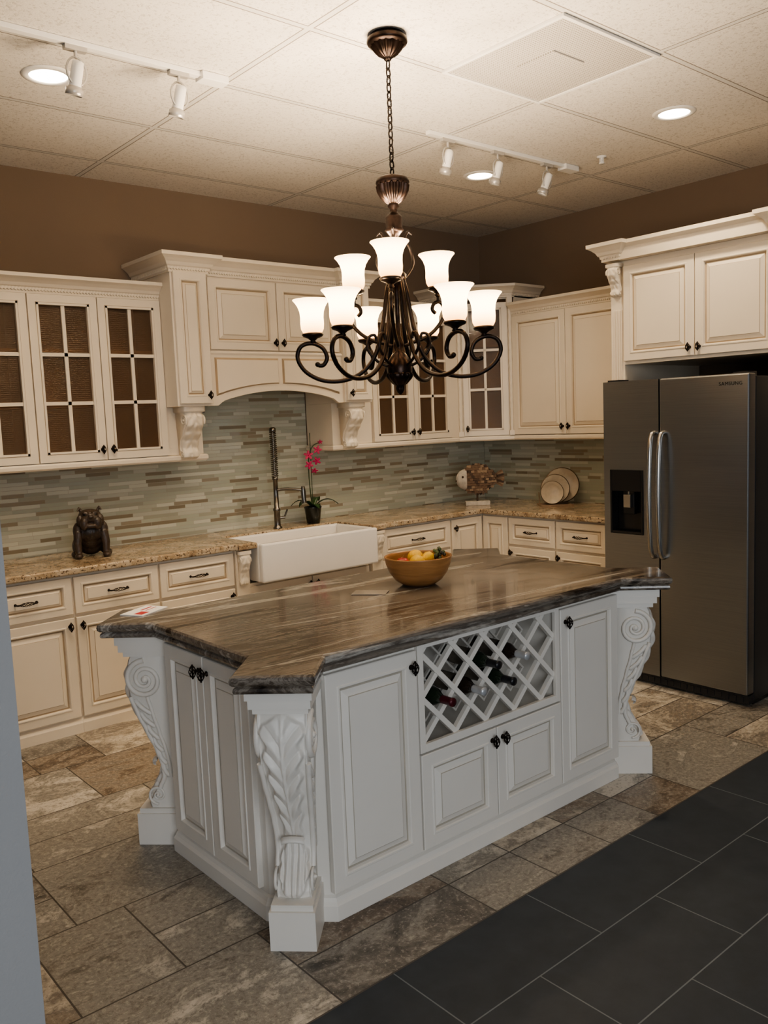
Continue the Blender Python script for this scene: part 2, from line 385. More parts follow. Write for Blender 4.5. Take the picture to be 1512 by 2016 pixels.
CROWN=[(0,0),(.010,0),(.010,.016),(.016,.018),(.018,.030),(.026,.036),(.034,.052),(.052,.068),(.064,.076),(.072,.080),(.072,.100),(0,.100)]
def crown(path,z,n,sc=1.,rope=True,mat=CAB):
    mb=MB(); mb.sweep(path,[(o*sc,z+q*sc) for o,q in CROWN])
    if rope:
        P=[Vector((p[0],p[1])) for p in path]
        for a,b in zip(P,P[1:]):
            L=(b-a).length; d=(b-a).normalized(); nn=Vector((d.y,-d.x)); k=int(L/.018)
            for i in range(k):
                c=a+d*(i+.5)*L/k+nn*(.014*sc)
                p0=Vector((c.x-d.x*.006,c.y-d.y*.006,z+.014*sc)); p1=Vector((c.x+d.x*.006,c.y+d.y*.006,z+.032*sc))
                mb.obox(p0,p1,.010,.010,1,up=(nn.x,nn.y,0))
    o=mb.obj('trim_%d'%n,[mat,CAB]); struct(o); return o

# ------------------------------------------------------------------ room
mb=MB()
mb.add([(-3,-4,0),(5.8,-4,0),(5.8,1.88,0),(-3,1.88,0)],[(0,1,2,3)],0)
mb.add([(-3,1.88,0),(5.8,1.88,0),(5.8,5.4,0),(-3,5.4,0)],[(0,1,2,3)],1)
mb.add([(-3,-4,-.1),(5.8,-4,-.1),(5.8,5.4,-.1),(-3,5.4,-.1)],[(3,2,1,0)],0)
fl=struct(mb.obj('floor',[DARK,STONE]))
struct(MB().box(-3,5.8,-4,5.4,3.22,3.3).obj('ceiling',[CEIL]))
struct(MB().box(-3,5.8,5.30,5.4,0,3.22).obj('wall_back',[WALL]))
struct(MB().box(5.69,5.8,-4,5.30,0,3.22).obj('wall_right',[WALL]))
struct(MB().box(-1.4,.515,1.80,1.92,0,3.22).obj('wall_left',[PIL]))

# backsplash
mb=MB(); mb.box(.66,5.678,5.289,5.299,.9355,1.50); mb.box(2.71,3.74,5.289,5.299,1.5,2.1)
o=mb.obj('tile_backsplash',[MOS_X]); o['label']='glass and stone linear mosaic backsplash in pale green and taupe'; o['category']='backsplash'
o=MB().box(5.679,5.689,3.31,5.288,.9355,1.46).obj('tile_backsplash',[MOS_Y]); o['label']='glass and stone linear mosaic backsplash in pale green and taupe'; o['category']='backsplash'

# ------------------------------------------------------------------ base cabinets
BASEP=[(0,0),(.018,0),(.018,.055),(.010,.070),(0,.080)]
def base_unit(name,x,y,w,rz=0,depth=.60,doors=1,knobside='r',label='',drawer=True,group='cream base cabinets'):
    r=root(name,label,'cabinet',(x,y,0),rz,group)
    mb=MB(); mb.box(0,w,0,depth,.0,.895); mb.sweep([(0,0),(w,0)],BASEP)
    mb.obj('body',[CAB],r)
    top=.655
    if drawer: put_door(r,.006,.675,w-.012,.205,name='drawer',handle=True)
    else: top=.88
    dw=(w-.012-(doors-1)*.006)/doors
    for k in range(doors):
        ks=knobside if doors==1 else ('r' if k==0 else 'l')
        put_door(r,.006+k*(dw+.006),.092,dw,top-.092,knob=(dw-.028 if ks=='r' else .028,top-.092-.045))
    return r
BL='cream glazed base cabinet with drawer and bronze hardware'
for i,x in enumerate((.66,1.17,1.68,2.19)):
    base_unit('base_cabinet',x,4.68,.509,doors=1,knobside='r' if i%2 else 'l',label=BL+' beneath granite countertop')
# sink base
r=root('sink_cabinet','cream sink base cabinet with small scroll pilasters','cabinet',(2.70,4.68,0))
mb=MB(); mb.box(0,1.2,.02,.60,0,.66); mb.box(0,.095,-.03,.60,0,.895); mb.box(1.105,1.2,-.03,.6,0,.895); mb.sweep([(0,-.03),(1.2,-.03)],BASEP); mb.obj('body',[CAB],r)
for k in range(2): put_door(r,.10+k*.503,.092,.497,.55,knob=(.47 if k==0 else .03,.50),y=.02)
def small_corbel(H,W,D,mat,N=6,amp=.010):
    """acanthus scroll bracket, top at z=H, mounted on plane y=0 and projecting to -y"""
    mb=MB(); rings=[]; R=60;T=21
    def out(s):
        pts=[(0,1.0),(.10,1.0),(.101,.86),(.2,.98),(.34,.98),(.5,.74),(.65,.48),(.78,.38),(.88,.46),(.95,.46),(1.,.2)]
        for (a,b),(c,d) in zip(pts,pts[1:]):
            if a<=s<=c:
                t=(s-a)/(c-a+1e-9); t=t*t*(3-2*t); return b+(d-b)*t
        return .2
    for i in range(R+1):
        s=i/R; hw=W/2*(1.0 if s<=.10 else .86-.18*s); z=H*(1-s); o=D*out(s); ring=[(-hw,0,z)]
        for j in range(T):
            t=-1+2*j/(T-1)
            ph=s*N-abs(t)*1.2; v=abs(math.cos(pi*ph))**.7
            rel=0 if s<=.1 else amp*(v*(1-abs(t)**4)+.7*math.exp(-(t/.14)**2))
            ring.append((hw*t,-(o*(1-.10*abs(t)**4)+rel),z))
        ring.append((hw,0,z)); rings.append(ring)
    mb.loft(rings,0,True,True,True)
    for sx in(-1,1):
        for (cs,cr,turn,di) in((.26,.115*H if .115*H<.4*D else .4*D,1.9,1),(.90,.065*H if .065*H<.2*D else .2*D,1.5,-1)):
            z=H*(1-cs); c=D*out(cs)-cr*1.05; hw=W/2*(.86-.18*cs); pts=[];rad=[]
            for i in range(34):
                a=i/33; rr=cr*(1-.85*a); th=-pi/2*di+di*a*turn*2*pi+pi*.3
                pts.append((sx*(hw+.001),-(c+rr*math.cos(th)),z+rr*math.sin(th))); rad.append(cr*.16*(1-.5*a)+.001)
            mb.tube(pts,rad,6)
            mb.ell((sx*hw,-c,z),(cr*.3,cr*.22,cr*.22),10,6)
        pts=[];
        for i in range(16):
            s=.34+.5*i/15; hw=W/2*(.86-.18*s); pts.append((sx*hw,-(D*out(s)-.012-.12*D),H*(1-s)))
        mb.tube(pts,D*.035+.001,6)
    return mb
for xx in(.005,1.11):
    small_corbel(.22,.085,.05,CAB,4,.004).obj('corbel',[CAB],r,(xx+.0425,-.03,.67))
base_unit('base_cabinet',3.905,4.68,.70,doors=2,label='wide cream glazed base cabinet with drawer beside sink')
# corner base
r=root('corner_base_cabinet','cream corner base cabinet with two hinged doors meeting at inner corner','cabinet',(4.61,4.68,0))
mb=MB(); mb.box(0,1.06,0,.60,0,.895); mb.box(.37,1.06,-.28,0,0,.895); mb.obj('body',[CAB],r)
put_door(r,.006,.092,.335,.788,knob=(.03,.72))
d=mkobj('door',panel_mesh(.255,.788,(CAB,GLZ),'door'),r,(.37,-.022,.092),(0,0,-pi/2))
for y in(4.395,3.94): base_unit('base_cabinet',4.98,y,.455,rz=-pi/2,depth=.69,label=BL+' beside refrigerator',knobside='l')
base_unit('base_cabinet',4.98,3.483,.175,rz=-pi/2,depth=.69,label='narrow cream base cabinet next to refrigerator panel',drawer=False)

# granite countertop
mb=MB()
poly=[(.66,5.299),(.66,4.635),(2.68,4.635),(2.70,4.60),(2.835,4.60),(2.835,5.03),(3.79,5.03),(3.79,4.60),(3.905,4.60),(3.925,4.635),(4.93,4.635),(4.93,3.31),(5.689,3.31),(5.689,5.299)]
mb.prism(poly,.897,.935)
o=mb.obj('countertop',[GRAN],bevel=.008); o['label']='gold speckled polished granite L-shaped countertop'; o['category']='countertop'
# sink
mb=MB(); X0,X1,Y0,Y1,Z0,Z1=2.838,3.786,4.555,5.026,.675,.925
mb.box(X0,X1,Y0,Y0+.045,Z0,Z1);mb.box(X0,X1,Y1-.03,Y1,Z0,Z1);mb.box(X0,X0+.03,Y0+.045,Y1-.03,Z0,Z1);mb.box(X1-.03,X1,Y0+.045,Y1-.03,Z0,Z1);mb.box(X0+.03,X1-.03,Y0+.045,Y1-.03,Z0,Z0+.03)
o=mb.obj('farmhouse_sink',[PORC],bevel=.012); o['label']='white porcelain farmhouse apron sink set in granite'; o['category']='sink'

# ------------------------------------------------------------------ upper cabinets
def hollow(mb,w,d,z0,z1,t=.02):
    mb.box(0,w,0,d,z0,z0+t);mb.box(0,w,0,d,z1-t,z1);mb.box(0,t,0,d,z0+t,z1-t);mb.box(w-t,w,0,d,z0+t,z1-t);mb.box(t,w-t,d-.01,d,z0+t,z1-t,1)
    mb.box(t,t+.004,.01,d-.01,z0+t,z1-t,1);mb.box(w-t-.004,w-t,.01,d-.01,z0+t,z1-t,1)
    for k in(1,2): 
        z=z0+(z1-z0)*k/3; mb.box(t,w-t,.03,d-.01,z-.008,z+.008,1)
def glass_unit(x,w,label):
    r=root('wall_cabinet',label,'cabinet',(x,4.97,1.50),0,'cream glass-door wall cabinets')
    mb=MB(); hollow(mb,w,.316,0,.96); mb.obj('body',[CAB,BRN_IN],r)
    dw=(w-.006)/2-.003
    glass_door(r,.003,.003,dw,.944,(dw-.028,.06)); glass_door(r,.006+dw+.003,.003,dw,.944,(.028,.06)); return r
glass_unit(.855,.80,'cream wall cabinet with mullioned textured glass doors')
glass_unit(1.657,.797,'cream wall cabinet with mullioned textured glass doors')
glass_unit(4.12,.83,'cream wall cabinet with mullioned textured glass doors beside hood')
crown([(.80,4.97),(2.454,4.97)],2.45,1)
RAIL=[(0,0),(.012,0),(.02,.01),(.02,.028),(.012,.038),(0,.038)]
mb=MB(); mb.box(.80,2.70,4.965,5.286,1.462,1.499); mb.sweep([(.80,4.965),(2.70,4.965),(2.70,5.28)],[(o,1.46+z) for o,z in RAIL]); struct(mb.obj('trim_2',[CAB]))
# mantel (hood) cabinet
r=root('mantel_cabinet','tall cream mantel cabinet over sink with arched valance and corbels','cabinet',(2.455,4.80,1.46))
mb=MB(); Z=lambda z:z-1.46
mb.box(0,.245,0,.486,Z(1.80),Z(2.63)); mb.box(1.29,1.535,0,.486,Z(1.80),Z(2.63)); mb.box(.245,1.29,.04,.486,Z(2.13),Z(2.63))
mb.box(.0,.245,.17,.486,Z(1.50),Z(1.80)); mb.box(1.29,1.66,.17,.486,Z(1.50),Z(1.80)); mb.box(1.535,1.66,.17,.486,Z(1.80),Z(2.47))
mb.obj('body',[CAB],r,bevel=.002)
mb=MB(); n=24; bot=[]
for i in range(n+1):
    a=i/n; x=.245+1.045*a; e=.05
    if a<e or a>1-e: zb=1.80
    else:
        q=(a-e)/(1-2*e); zb=1.815+.075*math.sin(pi*q)**.75
    bot.append((x,Z(zb))); 
pts=[(.245,Z(2.13))]+bot+[(1.29,Z(2.13))]
v=[(x,.02,z) for x,z in pts]+[(x,.045,z) for x,z in pts]; k=len(pts)
mb.add(v,[tuple(range(k)),tuple(range(k,2*k))[::-1]]+[(i,(i+1)%k,(i+1)%k+k,i+k) for i in range(k)])
for (xa,xb) in((.28,.755),(.785,1.255)):
    pp=[];m=14
    for i in range(m+1):
        x=xa+(xb-xa)*i/m; a=(x-.245)/1.045; zb=1.86+.075*math.sin(pi*max(0,min(1,(a-.05)/.9)))**.75; pp.append((x,Z(zb)))
    pl=[(xa,Z(2.10))]+pp+[(xb,Z(2.10))]; k=len(pl)
    vv=[(x,.02,z) for x,z in pl]+[(x*.96+(xa+xb)/2*.04,.008,(z-Z(1.99))*.88+Z(1.99)) for x,z in pl]
    mb.add(vv,[tuple(range(k,2*k))],0); mb.add(vv,[(i,(i+1)%k,(i+1)%k+k,i+k) for i in range(k)],1)
mb.obj('valance',[CAB,GLZ],r)
mb=MB(); mb.sweep([(.245,.04),(1.29,.04)],[(0,Z(2.115)),(.022,Z(2.118)),(.026,Z(2.13)),(.018,Z(2.142)),(0,Z(2.145))]); mb.obj('molding',[CAB],r)
put_door(r,.262,Z(2.15),.502,.44,(.475,.05),y=.04); put_door(r,.770,Z(2.15),.502,.44,(.028,.05),y=.04)
put_door(r,.012,Z(1.815),.221,.79,(.195,.05)); put_door(r,1.302,Z(1.815),.221,.79,(.026,.05))
for xx in(.1225,1.4125): small_corbel(.33,.15,.15,CAB,5,.008).obj('corbel',[CAB],r,(xx,.165,Z(1.47)))
crown([(2.455,5.29),(2.455,4.80),(2.70,4.80),(2.70,4.84),(3.745,4.84),(3.745,4.80),(3.99,4.80),(3.99,5.29)],2.60,3,1.1)
crown([(3.99,4.97),(5.04,4.97)],2.45,4)
mb=MB(); pth=[(3.745,5.28),(3.745,4.965),(5.035,4.965),(5.36,4.645),(5.36,3.31)]
mb.sweep(pth,[(o,1.46+z) for o,z in RAIL]); mb.prism([(3.745,5.286),(3.745,4.965),(5.035,4.965),(5.36,4.645),(5.36,3.31),(5.676,3.31),(5.676,5.286)],1.462,1.499); struct(mb.obj('trim_5',[CAB]))
# corner wall cabinet
r=root('corner_wall_cabinet','taller diagonal cream corner cabinet with glass door and rope columns','cabinet',(5.04,4.97,1.50),-pi/4)
w=.4525; mb=MB()
t=.02; mb.box(0,w,0,.25,0,t);mb.box(0,w,0,.25,1.09,1.11);mb.box(0,t,0,.24,t,1.09,1);mb.box(w-t,w,0,.24,t,1.09,1);mb.box(t,w-t,.24,.25,t,1.09,1)
mb.box(0,.046,-.001,.002,0,1.11);mb.box(w-.046,w,-.001,.002,0,1.11)
for k in(1,2): mb.box(t,w-t,.03,.24,k*.36,k*.36+.016,1)
mb.obj('body',[CAB,BRN_IN],r)
R=rotz(pi/4)
T=lambda x,y:(R@Vector((x-5.04,y-4.97,0)))[:2]
MB().prism([T(4.952,4.962),T(4.952,5.284),T(5.036,5.284),T(5.036,4.962)],0,1.11).obj('side_panel',[CAB],r)
MB().prism([T(5.375,4.635),T(5.676,4.635),T(5.676,4.650),T(5.375,4.650)],.965,1.11).obj('side_panel',[CAB],r)
glass_door(r,.045,.003,w-.09,1.06,(.028,.06))
for xx in(.02,w-.02):
    mb=MB(); pr=[(.017,.0+.02*i) for i in range(53)]; mb.lathe(pr,18,0,None,3,.16,True,90.); mb.box(-.02,.02,-.02,.02,-.0,.04);mb.box(-.02,.02,-.02,.02,1.04,1.10)
    mb.obj('rope_column',[CAB],r,(xx,-.008,0))
crown([(4.955,5.29),(4.955,4.95),(5.04,4.95),(5.345,4.645),(5.68,4.645)],2.60,6,1.0)
# right wall uppers
r=root('wall_cabinet','cream two-door raised panel wall cabinet','cabinet',(5.36,4.645,1.50),-pi/2)
MB().box(0,1.06,0,.316,0,.96).obj('body',[CAB],r)
put_door(r,.004,.003,.524,.944,(.496,.06)); put_door(r,.532,.003,.524,.944,(.028,.06))
r=root('wall_cabinet','narrow cream wall cabinet next to refrigerator panel','cabinet',(5.36,3.583,1.50),-pi/2)
MB().box(0,.27,0,.316,0,.96).obj('body',[CAB],r); put_door(r,.004,.003,.262,.944,(.03,.06))
crown([(5.36,4.645),(5.36,3.31)],2.45,7)
# fridge surround
for (y,l) in((3.305,'tall cream end panel with fluted front beside refrigerator and countertop'),(2.222,'tall cream end panel with scroll bracket enclosing refrigerator')):
    r=root('end_panel',l,'cabinet panel',(4.77,y,0),-pi/2)
    mb=MB(); mb.box(0,.10,0,.906,0,2.60); mb.box(-.0,.10,-.008,.05,0,.14)
    for k in range(4): mb.box(.02+k*.018,.028+k*.018,-.005,.0,.2,2.3,0)
    mb.obj('body',[CAB],r,bevel=.002)
    small_corbel(.20,.09,.07,CAB,4,.005).obj('corbel',[CAB],r,(.05,-.001,2.385))
r=root('refrigerator_top_cabinet','cream two-door cabinet above refrigerator','cabinet',(4.77,3.204,1.955),-pi/2)
MB().box(0,.981,0,.906,0,.645).obj('body',[CAB],r)
put_door(r,.004,.02,.483,.59,(.455,.05)); put_door(r,.492,.02,.483,.59,(.03,.05))
crown([(5.68,3.306),(4.70,3.306),(4.70,3.20),(4.75,3.20),(4.75,2.225),(4.70,2.225),(4.70,2.12),(5.68,2.12)],2.60,8,1.1)
mb=MB().box(4.70,5.68,2.12,3.306,2.601,2.705); struct(mb.obj('trim_9',[CAB]))

# ------------------------------------------------------------------ refrigerator
r=root('refrigerator','stainless steel side-by-side refrigerator with water and ice dispenser','refrigerator',(4.45,3.147,0),-pi/2)
MB().box(.004,.914,.085,.84,.03,1.825).obj('body',[DKG],r,bevel=.004)
MB().box(.02,.90,.10,.80,0,.03).obj('foot',[BLK],r)
mb=MB(); mb.box(.01,.91,.03,.085,.015,.065)
for k in range(20): mb.box(.04+k*.043,.065+k*.043,.026,.03,.025,.055)
mb.obj('base_grille',[DKG],r)
mb=MB(); x0,x1,z0,z1=.0,.378,.075,1.84; a,b,c,d=.045,.275,.92,1.31
mb.box(x0,a,0,.075,z0,z1);mb.box(b,x1,0,.075,z0,z1);mb.box(a,b,0,.075,z0,c);mb.box(a,b,0,.075,d,z1);mb.box(a,b,.07,.075,c,d,1)
fd=mb.obj('freezer_door',[STEEL,BLK],r)
mb=MB(); mb.box(a,a+.014,-.006,.07,c,d);mb.box(b-.014,b,-.006,.07,c,d);mb.box(a+.014,b-.014,-.006,.07,c,c+.016);mb.box(a+.014,b-.014,-.006,.06,d-.13,d);mb.box(a+.014,b-.014,.06,.07,c+.016,d-.13)
mb.box(.12,.20,.02,.05,1.04,1.18);mb.box(.135,.185,.0,.02,1.08,1.16,1)
mb.lathe([(.012,0),(.012,.05)],10,1,Matrix.Translation((.16,.03,1.13)))
mb.obj('dispenser',[BLK,CHR],fd,bevel=.003,label='black recessed ice and water dispenser')
rd=MB().box(.384,.918,0,.075,.075,1.84).obj('refrigerator_door',[STEEL],r,bevel=.008)
for par,x in((fd,.352),(rd,.412)):
    pts=catmull([(x,.0,1.53),(x,-.03,1.52),(x,-.05,1.46),(x,-.062,1.3),(x,-.066,1.16),(x,-.062,1.02),(x,-.05,.87),(x,-.03,.81),(x,.0,.80)],6)
    MB().tube(pts,.014,12).obj('handle',[CHR],par,label='long curved steel handle')
MB().box(.02,.10,.02,.12,1.826,1.85).obj('hinge_cover',[DKG],r); MB().box(.82,.90,.02,.12,1.826,1.85).obj('hinge_cover',[DKG],r)
tx=bpy.data.curves.new('lettering','FONT'); tx.body='SAMSUNG'; tx.size=.027; tx.extrude=.0005; tx.align_x='CENTER'; tx.space_character=1.12
to=bpy.data.objects.new('lettering_source',tx); COL.objects.link(to)
bpy.context.view_layer.update()
me=bpy.data.meshes.new_from_object(to.evaluated_get(bpy.context.evaluated_depsgraph_get()))
bpy.data.objects.remove(to); bpy.data.curves.remove(tx)
me.materials.clear(); me.materials.append(BLK)
mkobj('lettering',me,rd,(.815,-.0012,1.780),(pi/2,0,0))

# ------------------------------------------------------------------ island
x0,x1,y0,y1=1.445,3.36,2.235,3.21; c=.16
r=root('kitchen_island','white glazed kitchen island cabinet with carved corner corbels and wine rack','kitchen island',(0,0,0))
mb=MB()
mb.prism([(x0,y0+c),(x0+c,y0),(2.02,y0),(2.02,y1),(x0+c,y1),(x0,y1-c)],0,.868)
mb.prism([(2.79,y0),(x1-c,y0),(x1,y0+c),(x1,y1-c),(x1-c,y1),(2.79,y1)],0,.868)
mb.box(2.02,2.79,y0,y1,0,.475); mb.box(2.02,2.79,2.56,y1,.475,.868); mb.box(2.02,2.79,y0,2.56,.858,.868)
oct_=[(x0,y0+c),(x0+c,y0),(x1-c,y0),(x1,y0+c),(x1,y1-c),(x1-c,y1),(x0+c,y1),(x0,y1-c)]
mb.sweep(oct_,[(0,0),(.024,0),(.024,.055),(.016,.066),(.010,.078),(0,.084)],closed=True)
mb.obj('body',[ISL],r,bevel=.0015)
IM=(ISL,IGLZ)
put_door(r,1.590,.098,.405,.755,(.376,.70),IM,y=y0); put_door(r,2.812,.098,.405,.755,(.030,.70),IM,y=y0)
put_door(r,2.003,.098,.399,.360,(.372,.315),IM,y=y0); put_door(r,2.407,.098,.399,.360,(.028,.315),IM,y=y0)
for k in range(2):
    d=mkobj('door',panel_mesh(.300,.755,IM,'door'),r,(x0,3.035-k*.305,.098),(0,0,-pi/2)); mkobj('knob',KNOB,d,(.272 if k==0 else .028,-.021,.70))
mb=MB(); RX0,RX1,RZ0,RZ1=2.03,2.78,.495,.852
mb.box(2.003,RX0,y0-.018,y0+.0,.465,.867);mb.box(RX1,2.806,y0-.018,y0+.0,.465,.867);mb.box(RX0,RX1,y0-.018,y0+.0,.465,RZ0);mb.box(RX0,RX1,y0-.018,y0+.0,RZ1,.867)
mb.obj('rack_frame',[ISL],r,bevel=.002)
mb=MB(); W_=RX1-RX0;H_=RZ1-RZ0; PER=1/6
for sgn in(1,-1):
    for k in range(-3,10):
        cc=PER*k
        if sgn>0:
            ua=max(0,cc-H_);ub=min(W_,cc)
            if ub-ua<.02: continue
            pa=(ua,cc-ua);pb=(ub,cc-ub)
        else:
            ua=max(0,cc);ub=min(W_,cc+H_)
            if ub-ua<.02: continue
            pa=(ua,ua-cc);pb=(ub,ub-cc)
        e=.0 if sgn>0 else .004
        mb.obox((RX0+pa[0],y0+.002+e,RZ0+pa[1]),(RX0+pb[0],y0+.002+e,RZ0+pb[1]),.020,.018,0)
        mb.obox((RX0+pa[0],2.40+e,RZ0+pa[1]),(RX0+pb[0],2.40+e,RZ0+pb[1]),.008,.012,0)
mb.obj('wine_rack',[ISL],r)
# big corbels
def big_corbel():
    H=.868; mb=MB()
    mb.box(-.075,.075,-.185,.01,0,.13); mb.box(-.068,.068,-.176,.01,.13,.150)
    mb.box(-.105,.105,-.215,.01,.835,H); mb.box(-.098,.098,-.205,.01,.805,.835); mb.box(-.088,.088,-.190,.01,.785,.805)
    key=[(.785,.178,.080),(.76,.188,.080),(.70,.200,.078),(.62,.192,.074),(.55,.168,.069),(.47,.135,.064),(.40,.105,.060),(.33,.085,.057),(.28,.082,.056),(.24,.100,.056),(.20,.130,.056),(.17,.145,.056),(.15,.140,.056)]
    R=190;T=57; rings=[]
    def ev(z):
        for (a,b,c_),(d,e,f) in zip(key,key[1:]):
            if d<=z<=a:
                t=(a-z)/(a-d); t=t*t*(3-2*t)*.5+t*.5; return b+(e-b)*t,c_+(f-c_)*t
        return key[-1][1:]
    for i in range(R+1):
        z=.785-(.785-.15)*i/R; o,hw=ev(z); s=i/R
        up=s<.72
        q=s/.72 if up else (s-.72)/.28
        env=max(0,math.sin(pi*min(1,q)))**.45
        ring=[(-hw,0.01,z),(-hw,-o*.5,z)]
        for j in range(T):
            t=-1+2*j/(T-1); at=abs(t)
            if up:
                ph=q*6.0+1.9*at-.7*at*at
                lob=abs(math.cos(pi*ph))
                wl=(.97-.42*q)*(.76+.24*math.cos(pi*(q*6.0+1.2))**2)
                if q<.08: wl*=q/.08
            else:
                ph=2.6*at*(1.2-q)+q*.6; lob=abs(math.cos(pi*(at*2.4+.15*q)))
                wl=(.30+.62*math.sin(pi*min(1,q*1.0))**.8)*(.84+.16*abs(math.cos(pi*q*3.5)))
            inside=1/(1+math.exp((at-wl)*40))
            rib=math.exp(-(t/.075)**2)
            fine=.5+.5*math.cos(2*pi*ph*2)
            rel=inside*env*(.009+.016*lob**.55*(1-math.exp(-(at/.10)**2))+.002*fine+.016*rib+.006*at)
            rim=.009*math.exp(-((at-.965)/.045)**2)
            ring.append((hw*t,-(o*.96-.014*at**2+rel+rim),z))
        ring+=[(hw,-o*.5,z),(hw,.01,z)]; rings.append(ring)
    mb.loft(rings,0,True,True,True)
    rings=[]
    for i in range(9):
        a=i/8*pi*.9; rings.append([(.040*math.sin(pi*(j+.5)/9-pi/2)*(1-.1*i/8),-(.098+.020*math.sin(a)+.010*math.cos(pi*(j+.5)/9-pi/2)),.335-.02*(1-math.cos(a))*.5+.012*math.cos(pi*(j+.5)/9-pi/2)) for j in range(9)])
    mb.loft(rings,0,False,False,True)
    for sx in(-1,1):
        for(zc,oc,cr,tu,di) in((.690,.112,.078,2.0,-1),(.205,.098,.040,1.6,1)):
            _,hw=ev(zc); pts=[];rad=[]
            for i in range(50):
                a=i/49; rr=cr*(1-.86*a); th=pi/2*(-di)+di*a*tu*2*pi
                pts.append((sx*(hw+.004),-(oc+rr*math.cos(th)),zc+rr*math.sin(th))); rad.append(cr*.145*(1-.45*a))
            mb.tube(pts,rad,8); mb.ell((sx*hw,-oc,zc),(.018,cr*.19,cr*.19),12,8)
        for (za,zb_,off_,kk,rr_) in((.62,.235,.016,1.,.0095),(.62,.28,.012,.62,.0075)):
            pts=[]
            for i in range(24):
                z=za-(za-zb_)*i/23; o,hw=ev(z); pts.append((sx*(hw+.003),-(o*kk-off_),z))
            mb.tube(pts,rr_,8)
        for k in range(6):
            z=.59-.053*k; o,hw=ev(z); 
            mb.tube(catmull([(sx*hw,-(o*.52),z-.045),(sx*(hw+.005),-(o*.75),z-.012),(sx*hw,-(o-.02),z+.020)],5),[.003]+[.0095]*9+[.002],6)
    return mb.mesh('corbel',[ISL])
BC=big_corbel()
for (px,py,a) in((x0+c/2,y0+c/2,-pi/4),(x0+c/2,y1-c/2,-3*pi/4),(x1-c/2,y0+c/2,pi/4),(x1-c/2,y1-c/2,3*pi/4)):
    mkobj('corbel',BC,r,(px,py,0),(0,0,a),label='carved acanthus scroll corbel post')
# island top
X0,X1,Y0,Y1=1.40,3.40,2.195,3.25; q=.18;e=.155
def corner(cx,cy,sx,sy):
    a=(cx,cy+sy*q); b=(cx-sx*e,cy+sy*(q-e)); c_=(cx+sx*(q-e),cy-sy*e); d=(cx+sx*q,cy); return [a,b,c_,d]
poly=corner(X0,Y0,1,1)+corner(X1,Y0,-1,1)[::-1]+corner(X1,Y1,-1,-1)+corner(X0,Y1,1,-1)[::-1]
mb=MB()
prof=[(-.012,.8695),(-.006,.872),(-.004,.880),(-.006,.888),(-.012,.893),(-.004,.896),(.002,.903),(.004,.914),(.001,.924),(-.006,.930)]
mb.sweep(poly,prof+[(-.05,.930),(-.05,.8695)],closed=True,smooth=False)
def offs(poly,o):
    P=[Vector(p) for p in poly];N_=len(P);out=[]
    for i in range(N_):
        d1=(P[i]-P[i-1]).normalized();d2=(P[(i+1)%N_]-P[i]).normalized();n1=Vector((d1.y,-d1.x));n2=Vector((d2.y,-d2.x)); m=(n1+n2)/(1+n1.dot(n2)); out.append((P[i].x+m.x*o,P[i].y+m.y*o))
    return out
pi_=offs(poly,-.05); n=len(pi_)
mb.add([(x,y,.930) for x,y in pi_],[tuple(range(n))]); mb.add([(x,y,.8695) for x,y in pi_],[tuple(range(n))[::-1]])
o=mb.obj('island_countertop',[QTZ]); o['label']='brown and grey veined polished stone island top with notched corners'; o['category']='countertop'

# ------------------------------------------------------------------ wine bottles
LBL=pm('bottle_label',(.16,.14,.11),.6,noise=.2,nscale=40)
def bottle(glass,foil):
    mb=MB(); M=Matrix.Rotation(pi/2,4,'X')
    mb.lathe([(.010,0.),(.034,.0),(.036,.006),(.036,.185),(.033,.205),(.020,.228),(.0145,.245),(.0145,.262)],20,0,M)
    mb.lathe([(.0150,.235),(.0155,.262),(.0155,.290),(.0165,.292),(.0165,.300),(.004,.301)],16,1,M)
    mb.lathe([(.0366,.06),(.0366,.15)],20,2,M,cap=False)
    return mb.mesh('wine_bottle',[glass,foil,LBL])
G1=pm('dark_green_glass',(.012,.022,.012),.08,coat=.3); G2=pm('dark_brown_glass',(.02,.012,.008),.08,coat=.3)
F1=pm('red_foil',(.09,.010,.018),.35,metal=.3); F2=pm('silver_foil',(.55,.57,.60),.3,metal=.4); F3=pm('black_foil',(.015,.015,.018),.3)
hp=PER/2
for (u,v,g,f,l) in((hp,hp,G1,F1,'dark wine bottle with red foil neck'),(3*hp,hp,G2,F2,'dark wine bottle with silver foil neck'),(5*hp,hp,G1,F3,'dark wine bottle with black foil neck'),(6*hp,2*hp,G2,F2,'dark wine bottle with silver foil neck'),(4*hp,2*hp,G1,F3,'dark wine bottle with black foil neck')):
    mkobj('wine_bottle',bottle(g,f),None,(RX0+u,2.455,RZ0+v+.0672),label=l+' lying in lattice rack',category='wine bottle',group='wine bottles in the island rack')

